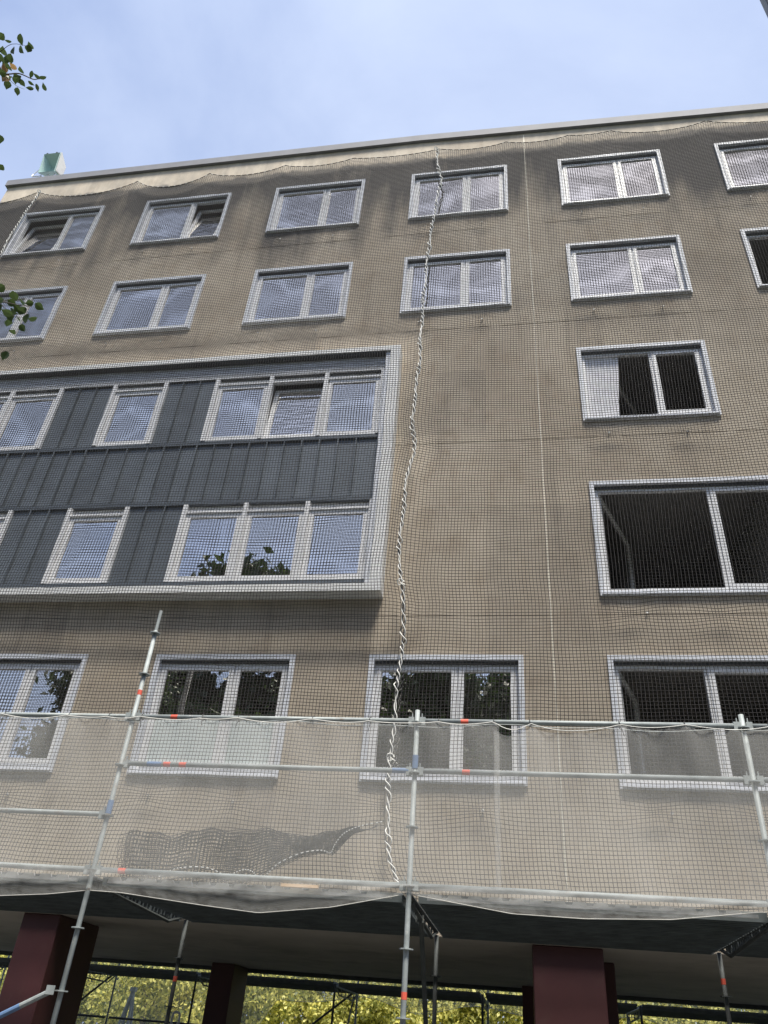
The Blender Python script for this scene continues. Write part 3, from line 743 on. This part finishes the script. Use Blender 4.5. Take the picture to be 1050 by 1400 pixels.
def net_xyz(x, z):
    # in-plane slack of the mesh
    dxx = .05*nA(x, z, 2.0)+.014*nB(x, z, .6); dzz = .07*nB(x+7, z+3, 2.2)+.014*nC(x, z, .7)+.006*nA(x+3, z, .3)
    for (ax, az, s) in [(c[0]+.4, c[2]-.30, .06) for c in RECT.values()]+[(c[0]+1.65, c[2]-.34, .05) for c in RECT.values()]:
        q = np.exp(-((x-ax)**2+(z-az)**2)/.10); dzz = dzz+s*q*np.sign(az-z)*np.minimum(1, np.abs(z-az)/.12); dxx = dxx+.6*s*q*np.sign(ax-x)*np.minimum(1, np.abs(x-ax)/.12)
    # gathered by the laced seam
    rx = ropex(z); dd = x-(-1.68); pull = (rx+1.68)*np.exp(-np.abs(dd)/.8)
    return x+dxx*np.minimum(1, np.abs(dd)/.25)+pull, net_y(x, z), z+dzz
def strands(name, P, r, m, parent, off, axis_sets):
    """P: (nx,nz,3) node grid. one triangular cord along every row and column."""
    nx, nz = P.shape[:2]; V = []; F = []; base = 0
    e = np.array([[0, 1], [.866, -.5], [-.866, -.5]])*r*1.15
    for ax in axis_sets:
        A = P if ax == 0 else P.transpose(1, 0, 2)        # axis 0: cords run along z
        n0, n1 = A.shape[:2]
        o3 = np.zeros((3, 3))
        if ax == 0: o3[:, 0] = e[:, 0]; o3[:, 1] = -e[:, 1]
        else: o3[:, 2] = e[:, 0]; o3[:, 1] = -e[:, 1]; o3[:, 1] += .002
        v = (A[:, :, None, :]+o3[None, None]).reshape(-1, 3); V.append(v)
        I = (np.arange(n0)[:, None]*n1+np.arange(n1-1)[None]).reshape(-1)*3+base
        for k in range(3):
            q = (k+1) % 3; F.append(np.stack([I+k, I+q, I+3+q, I+3+k], 1))
        base += len(v)
    V = np.concatenate(V)-np.array(off); F = np.concatenate(F)
    me = bpy.data.meshes.new(name); me.vertices.add(len(V)); me.vertices.foreach_set('co', V.astype('f').ravel())
    me.loops.add(F.size); me.loops.foreach_set('vertex_index', F.astype('i').ravel())
    me.polygons.add(len(F)); me.polygons.foreach_set('loop_start', (np.arange(len(F))*4).astype('i'))
    me.polygons.foreach_set('use_smooth', np.ones(len(F), bool))
    me.materials.append(m); me.update(calc_edges=True)
    return stuff(link(name, me, parent))
CELL = .052; CR = .0041
def net(x0, x1, label, loc):
    t = thing('safety_net', label, 'net', loc)
    xs = np.arange(x0, x1+.001, CELL); nz = int((19.6-2.75)/CELL)
    X = np.repeat(xs[:, None], nz, 1); tl = topline(xs)
    s = np.linspace(0, 1, nz)[None]
    Zb = 2.75+s*(19.6-2.75)
    Zg = Zb+(tl[:, None]-19.6)*np.exp(-(19.6-Zb)/.45)
    x, y, z = net_xyz(X, Zg)
    # the very top hangs on the border rope
    k = np.exp(-(19.6-Zb)/.25); z = z*(1-k)+Zg*k; y = y*(1-k)+10.40*k
    P = np.stack([x, y, z], -1)
    strands('net_mesh', P, CR, M_NET, t, loc, (0, 1))
    # border rope with white flecks
    top = P[:, -1]
    mb = MB(); n = len(top); pts = [tuple(np.array(p)-np.array(loc)+np.array([0, -.004, .004])) for p in top]
    for i in range(n-1): mb.tube([pts[i], pts[i+1]], .008, 5, False, 1 if i % 3 == 1 else 0)
    mb.build('border_rope', [M_ROPEK, M_ROPEW], t)
    return t, P
net(-15.2, -12.33, 'narrow strip of dark net left of the white corner rope', (-13.7, 10.4, 2.75))
mid, PM = net(-12.28, -1.70, 'wide dark safety net draped over the clad bay between the two ropes', (-7, 10.4, 2.75))
net(-1.66, 7.3, 'dark safety net right of the laced seam hanging over the open windows', (2.8, 10.4, 2.75))
# surplus of the middle net folded up at its foot
def fold(x0, x1, dyy, ph, ztopf, zbot, cell):
    xs = np.arange(x0, x1, cell); nz = int((3.70-zbot)/cell)
    X = np.repeat(xs[:, None], nz, 1); S = np.linspace(0, 1, nz)[None]
    zt = ztopf(xs)[:, None]; zb = np.interp(xs, [-5.3,-3.5,-3.02,-2.75,-2.5,-2.37,-2.25,-2.13,-1.8], [zbot,3.12,3.38,3.51,3.555,3.53,3.70,3.80,3.90])[:, None]; Zg = zb+S*(zt-zb)
    x = X+.03*nA(X*1.3, Zg+ph, .5)+.22*(1-S)*np.exp(-(X-x0)/.5)+.05*np.sin(S*5+ph)*np.exp(-(X-x0)/.3); y = 10.27-dyy+.03*nB(X, Zg+ph, .4); z = Zg+.02*nC(X, Zg+ph, .35)
    return np.stack([x, y, z], -1)
zf = lambda x: 3.69+.03*np.sin(x*3)+.025*np.sin(x*7.3)+.012*np.sin(x*17)+.10*np.clip((x+5.25)/3.0, 0, 1)+.12*np.clip((x+2.4)/.6, 0, 1)
for k, (dy_, ph) in enumerate(((.05, 1.3), (.09, 4.1), (.12, 7.7))):
    P = fold(-5.28+.07*k, -1.80-.12*k, dy_, ph, zf, 2.85, .05)
    strands('net_fold', P, CR, M_NETG, mid, (-7, 10.4, 2.75), (0, 1))
def curve(pts, n=8):
    out = []
    P = [Vector(p) for p in pts]; P = [P[0]]+P+[P[-1]]
    for i in range(1, len(P)-2):
        for k in range(n):
            t = k/n; a, b, c, d = P[i-1], P[i], P[i+1], P[i+2]
            out.append(.5*((2*b)+(c-a)*t+(2*a-5*b+4*c-d)*t*t+(3*b-a-3*c+d)*t**3))
    return out+[P[-2]]
lo = curve([(-4.9,10.1,2.95),(-4.45,10.1,3.22),(-4.25,10.1,3.28),(-3.95,10.1,3.29),(-3.72,10.1,3.22),(-3.66,10.1,3.17),(-3.58,10.1,3.24),(-3.44,10.1,3.29),(-3.32,10.1,3.26),(-3.25,10.1,3.18),(-3.15,10.1,3.25),(-3.02,10.1,3.38),(-2.75,10.1,3.51),(-2.5,10.1,3.555),(-2.37,10.1,3.53),(-2.33,10.1,3.62),(-2.25,10.1,3.74),(-2.13,10.1,3.82),(-1.95,10.1,3.88),(-1.73,10.12,3.93)])
mb = MB()
for i in range(len(lo)-1):
    mb.tube([lo[i]+Vector((7,-10.4,-2.75)), lo[i+1]+Vector((7,-10.4,-2.75))], .0062, 5, False, 0 if i % 2 else 1)
mb.build('border_rope', [M_NETG, M_ROPEG], mid)

# lacing ropes --------------------------------------------------------
def lacing(label, path, loc, amp=.024, period=.27):
    t = thing('lacing_rope', label, 'rope', loc)
    P = [Vector(p) for p in path]
    L = [0]
    for a, b in zip(P, P[1:]): L.append(L[-1]+(b-a).length)
    def at(s):
        for i in range(len(P)-1):
            if s <= L[i+1]: return P[i].lerp(P[i+1], (s-L[i])/(L[i+1]-L[i]))
        return P[-1]
    n = int(L[-1]/.025); off = Vector(loc); rw = np.cumsum(rng.normal(0, .16, n+1)); ra = np.interp(np.arange(n+1), np.arange(0, n+12, 6), rng.uniform(.45, 1.45, len(np.arange(0, n+12, 6))))
    for ph, m, rr, am in ((0, M_ROPEW, .0088, amp), (math.pi, M_ROPEW, .0088, amp), (1.2, M_ROPEK, .008, amp*.3), (4.0, M_ROPEK, .007, amp*.7)):
        pts = []
        for i in range(n+1):
            s = L[-1]*i/n; c = at(s); a = 2*math.pi*s/period+ph+rw[i]+.8*math.sin(s*2.3)+.9*math.sin(s*4.1+1); q = ra[i]*am*(1+.45*math.sin(s*3.7+ph)+.3*math.sin(s*8.3))
            pts.append(c+Vector((q*math.cos(a)+.012*math.sin(s*5.3), q*.6*math.sin(a), .01*math.sin(s*9)))-off)
        MB().tube(pts, rr, 5).build('strand', m, t, smooth=True)
    k = MB()
    for s in (0.05, L[-1]*.34, L[-1]*.74, L[-1]*.9):
        c = at(s)-off
        k.tube([c+Vector((.05*math.cos(a), -.02+.02*math.sin(2*a), .05*math.sin(a))) for a in np.linspace(0, 5.5, 10)], .008, 5)
        k.tube([c, c+Vector((.07, -.02, -.05))], .007, 5)
    k.build('knot', M_ROPEW, t)
zz = np.linspace(19.72, 3.2, 150)
xr = ropex(zz); yr = net_y(xr, zz)-.02
lacing('white and black rope zigzagging down the seam between the two large nets', [(float(a), float(b), float(c)) for a, b, c in zip(xr, yr, zz)], (-1.6, 10.35, 19.7))
zz2 = np.linspace(19.70, 3.0, 120); xr2 = -12.25-.05*(19.7-zz2)*.9+.03*np.sin(zz2*2); yr2 = net_y(xr2, zz2)-.02
lacing('white rope at the left end of the parapet running down the edge of the net', [(float(a), float(b), float(c)) for a, b, c in zip(xr2, yr2, zz2)], (-12.2, 10.35, 19.7), .02, .2)

# ------------------------------------------------------------------ trees
def leaf_cloud(n, spots, size, seed, aspect=1.5):
    """n leaf quads scattered round clump centres: spots = [(x,y,z,r)]"""
    r = np.random.default_rng(seed); S = np.array(spots); w = S[:, 3]**2; w = w/w.sum()
    k = r.choice(len(S), n, p=w); dirv = r.normal(size=(n, 3)); dirv /= np.linalg.norm(dirv, axis=1)[:, None]
    rad = S[k, 3]*(r.uniform(.25, 1, n)**.6)*np.exp(r.normal(size=n)*.24)
    c = S[k, :3]+dirv*rad[:, None]*np.array([1, 1, .8])
    a = r.normal(size=(n, 3)); a[:, 2] -= .5; a /= np.linalg.norm(a, axis=1)[:, None]
    b = np.cross(a, r.normal(size=(n, 3))); b /= np.linalg.norm(b, axis=1)[:, None]
    s = size*r.uniform(.6, 1.3, n)[:, None]
    nn = np.cross(a, b)*s*.12
    V = np.stack([c-a*s*aspect*.5, c+b*s*.45+nn, c+a*s*aspect*.5, c-b*s*.45+nn], 1).reshape(-1, 3)
    F = np.arange(n*4).reshape(-1, 4)
    return V, F
def np_mesh(name, V, F, m):
    me = bpy.data.meshes.new(name); me.vertices.add(len(V)); me.vertices.foreach_set('co', V.astype('f').ravel())
    me.loops.add(F.size); me.loops.foreach_set('vertex_index', F.astype('i').ravel())
    me.polygons.add(len(F)); me.polygons.foreach_set('loop_start', (np.arange(len(F))*F.shape[1]).astype('i'))
    me.materials.append(m); me.update(calc_edges=True); return me
def tree_meshes(h, w, z0, seed, m, n, leaf):
    r = random.Random(seed); spots = []; limbs = []
    for k in range(26):
        a = r.uniform(0, 6.28); q = r.uniform(.15, 1)**.7; zz = z0+(h-z0)*r.uniform(.06, .95)
        tt = (zz-z0)/(h-z0); env = (math.sin(math.pi*min(1, tt*.82+.14))**.8)
        p = (w*q*env*math.cos(a), w*q*env*math.sin(a), zz, w*r.uniform(.20, .38)); spots.append(p)
        if k < 14: limbs.append(p)
    V, F = leaf_cloud(n, spots, leaf, seed)
    crown = np_mesh('crown', V, F, m)
    tb = MB().tube([(0,0,0),(.03*h*.2,.02,h*.25),(-.05,.05,h*.5),(.04,-.03,h*.88)], [h*.022,h*.017,h*.012,h*.003], 9)
    for (x, y, z, q) in limbs:
        zb = max(z0*.75, z-math.hypot(x, y)*.9)
        tb.tube([(0,0,zb), (x*.5,y*.5,(zb+z)/2+.1), (x*.95,y*.95,z)], [h*.008, h*.005, h*.002], 5)
    ob = tb.build('trunk', M_BARK); tm = ob.data; bpy.data.objects.remove(ob)
    return crown, tm
def plant_tree(name, label, loc, meshes, rz, s, group=None):
    t = thing(name, label, 'tree', loc, group); t.rotation_euler = (0, 0, rz); t.scale = (s, s, s)
    link('crown', meshes[0], t); link('trunk', meshes[1], t)
# sunlit trees beyond the undercroft: all that shows is a strip of foliage
far_kinds = [tree_meshes(3.6, 1.9, .35, 21, M_LEAFY, 9000, .10), tree_meshes(4.3, 2.1, .5, 22, M_LEAFY, 10000, .11), tree_meshes(8.5, 3.4, 1.2, 23, M_LEAFY, 16000, .16)]
fx_ = [(-19.5,33.5,1.0,0),(-17.4,31.4,.92,1),(-15.2,32.6,1.05,0),(-13.3,30.8,1.0,1),(-11.0,32.2,.95,1),(-9.2,30.6,1.1,0),(-7.0,31.6,.95,1),(-5.2,30.5,1.0,0),(-3.3,31.8,1.0,1),(-1.2,30.8,1.08,0),(.9,31.6,.92,1),(3.0,30.6,1.0,0),(5.2,31.8,1.0,1),(7.4,30.9,1.0,0),
       (-24,41,1.1,2),(-18.5,43,1.15,2),(-13,41,1.05,2),(-7.5,43,1.2,2),(-2,41,1.1,2),(4,43,1.15,2),(10,41,1.1,2)]
for (x, y, s, kd) in fx_:
    if kd < 2: plant_tree('low_tree', 'low yellow green sunlit tree seen between the red columns behind the building', (x, y, 0), far_kinds[kd], TR.uniform(0, 6.2), s, 'low sunlit trees behind the building')
    else: plant_tree('broadleaf_tree', 'tall yellow green tree standing behind the low sunlit trees', (x, y, 0), far_kinds[kd], TR.uniform(0, 6.2), s, 'tall trees far behind the building')

# trees behind the viewer, mirrored in the panes
back_kinds = [tree_meshes(15, 4.2, 1.5, 31, M_LEAFD, 30000, .27), tree_meshes(16, 3.9, 1.5, 32, M_LEAFD, 30000, .27)]
for (x, y, s, kd) in ((-16.6,-8.5,.93,0),(-9.8,-8.2,1.22,1),(-14.6,-9.8,.90,1),(-11.2,-9.2,.97,0),(-13.0,-10.5,.95,0),(-7.0,-10.5,.98,1),(-4.2,-8.6,.96,0),(-1.2,-10.5,.98,1),(1.8,-8.5,.95,0),(6.5,-9.5,1.0,0),(11.5,-8.5,1.1,1)):
    plant_tree('shade_tree', 'dark leafy tree mirrored in the first floor windows', (x, y, 0), back_kinds[kd], TR.uniform(0, 6.2), s, 'trees opposite the facade')

# near birch whose twigs hang into the picture at the left
bt = thing('birch_tree', 'near birch with two leafy twigs reaching in at the left edge', 'tree', (-7.9, 4.2, 0))
BO = Vector((7.9, -4.2, 0))
UP = [(-5.63,3.38,10.79),(-5.65,3.48,10.91),(-5.45,3.46,10.85),(-5.44,3.58,10.89),(-5.42,3.57,10.93),(-5.36,3.47,10.6),(-5.43,3.45,10.55),(-5.8,3.6,10.96),(-5.64,3.53,10.6),(-5.53,3.54,10.59),(-5.74,3.75,10.9),(-5.67,3.64,10.61),(-5.6,3.76,10.79),(-5.38,3.73,10.58),(-5.36,3.79,10.65),(-5.16,3.7,10.4),(-5.72,3.74,10.6),(-5.68,3.82,10.71),(-5.5,3.78,10.52),(-5.74,3.81,10.59),(-5.6,3.86,10.5),(-5.26,3.7,10.29),(-5.48,3.88,10.58),(-5.35,3.85,10.51),(-5.18,3.8,10.38),(-5.57,3.58,10.35),(-5.76,4.3,9.68),(-5.77,4.11,9.95),(-5.66,3.6,10.72),(-5.7,3.55,10.66),(-5.6,3.62,10.58),(-5.72,3.66,10.74),(-5.62,3.7,10.5),(-5.55,3.74,10.55)]
LO = [(-5.52,5.05,8.3),(-5.54,4.94,8.1),(-5.5,5.05,8.17),(-5.43,5.11,8.25),(-5.3,5.08,8.18),(-5.26,5.18,8.24),(-5.45,5.01,7.96),(-5.51,5.13,8.13),(-5.32,5.04,8.0),(-5.62,5.23,8.07),(-5.47,5.22,8.08),(-5.15,4.99,7.81),(-5.1,5.01,7.83),(-5.24,5.08,7.77),(-5.58,5.31,8.0),(-5.5,5.29,7.58),(-5.6,4.91,8.27),(-5.58,5.02,8.05),(-5.42,5.08,8.1),(-5.36,5.1,8.1),(-5.5,5.12,8.02)]
lf = MB()
outl = [(0,-.5),(.30,-.34),(.46,-.08),(.40,.18),(.20,.38),(0,.60),(-.20,.38),(-.40,.18),(-.46,-.08),(-.30,-.34)]
lf.add([(x*.085, y*.085, .012*abs(x)*2-.006*y) for x, y in outl]+[(0,0,-.004)], [(i, (i+1) % 10, 10) for i in range(10)])
lo_ = lf.build('leaf', M_LEAFN); LM = lo_.data; bpy.data.objects.remove(lo_)
LMO = LM.copy(); LMO.materials[0] = M_LEAFO
rr = random.Random(4)
view = Vector((0, 0, 1.6))
for i, p in enumerate(UP+LO):
    small = i in (1, 13, 14, 15, 22, 23, 24, 21)
    o = link('leaf', LMO if i in (10, 11, 16) else LM, bt)
    o.location = Vector(p)+BO
    q = (Vector((rr.gauss(0, .55), rr.gauss(0, .55)-.5, rr.gauss(0, .45)-1))).to_track_quat('Z', 'Y')
    o.rotation_euler = (q @ Matrix.Rotation(rr.uniform(-1.2, 1.2)+math.pi, 4, 'Z').to_quaternion()).to_euler()
    sc = rr.uniform(1.0, 1.4)*(.8 if small else 1); o.scale = (sc*(.6 if small else 1), sc, sc)
tb = MB().tube([(-7.9,4.2,0),(-7.85,4.15,4),(-7.95,4.3,8),(-7.9,4.15,10.7)], [.13,.11,.07,.02], 10)
o = tb.build('trunk', simple('birch_bark', (.55, .53, .49), .8, 0, .35, 7), bt); o.location = BO
def twig(pts, r0):
    o = MB().tube(curve(pts, 4), [r0*(1-.75*i/(4*(len(pts)-1))) for i in range(4*(len(pts)-1)+1)], 5).build('branch', M_BARK, bt); o.location = BO
twig([(-7.9,4.2,9.2),(-7.0,3.9,10.2),(-6.3,3.65,10.75),(-5.81,3.59,10.67),(-5.7,3.68,10.57),(-5.53,3.71,10.59),(-5.38,3.77,10.55),(-5.26,3.74,10.46),(-5.17,3.72,10.41)], .014)
twig([(-6.3,3.65,10.75),(-5.8,3.55,10.78),(-5.6,3.5,10.86),(-5.42,3.55,10.87)], .006)
twig([(-5.7,3.68,10.57),(-5.6,3.8,10.52),(-5.5,3.85,10.5)], .004)
twig([(-7.9,4.25,7.2),(-6.9,4.6,8.0),(-6.2,4.85,8.2),(-5.67,4.96,8.12),(-5.52,5.0,8.12),(-5.38,5.05,8.12),(-5.25,5.08,8.12)], .012)
twig([(-5.6,4.98,8.12),(-5.45,5.08,8.0),(-5.25,5.05,7.9),(-5.12,5.0,7.84)], .004)
# rest of its crown, left of the frame
sp = [(-.9+rr.uniform(-.8, .5), rr.uniform(-1, .8), rr.uniform(5.6, 10.2), rr.uniform(.4, .7)) for _ in range(16)]
V, F = leaf_cloud(2600, sp, .075, 9, 1.2)
stuff(link('crown', np_mesh('crown', V, F, M_LEAFN), bt))
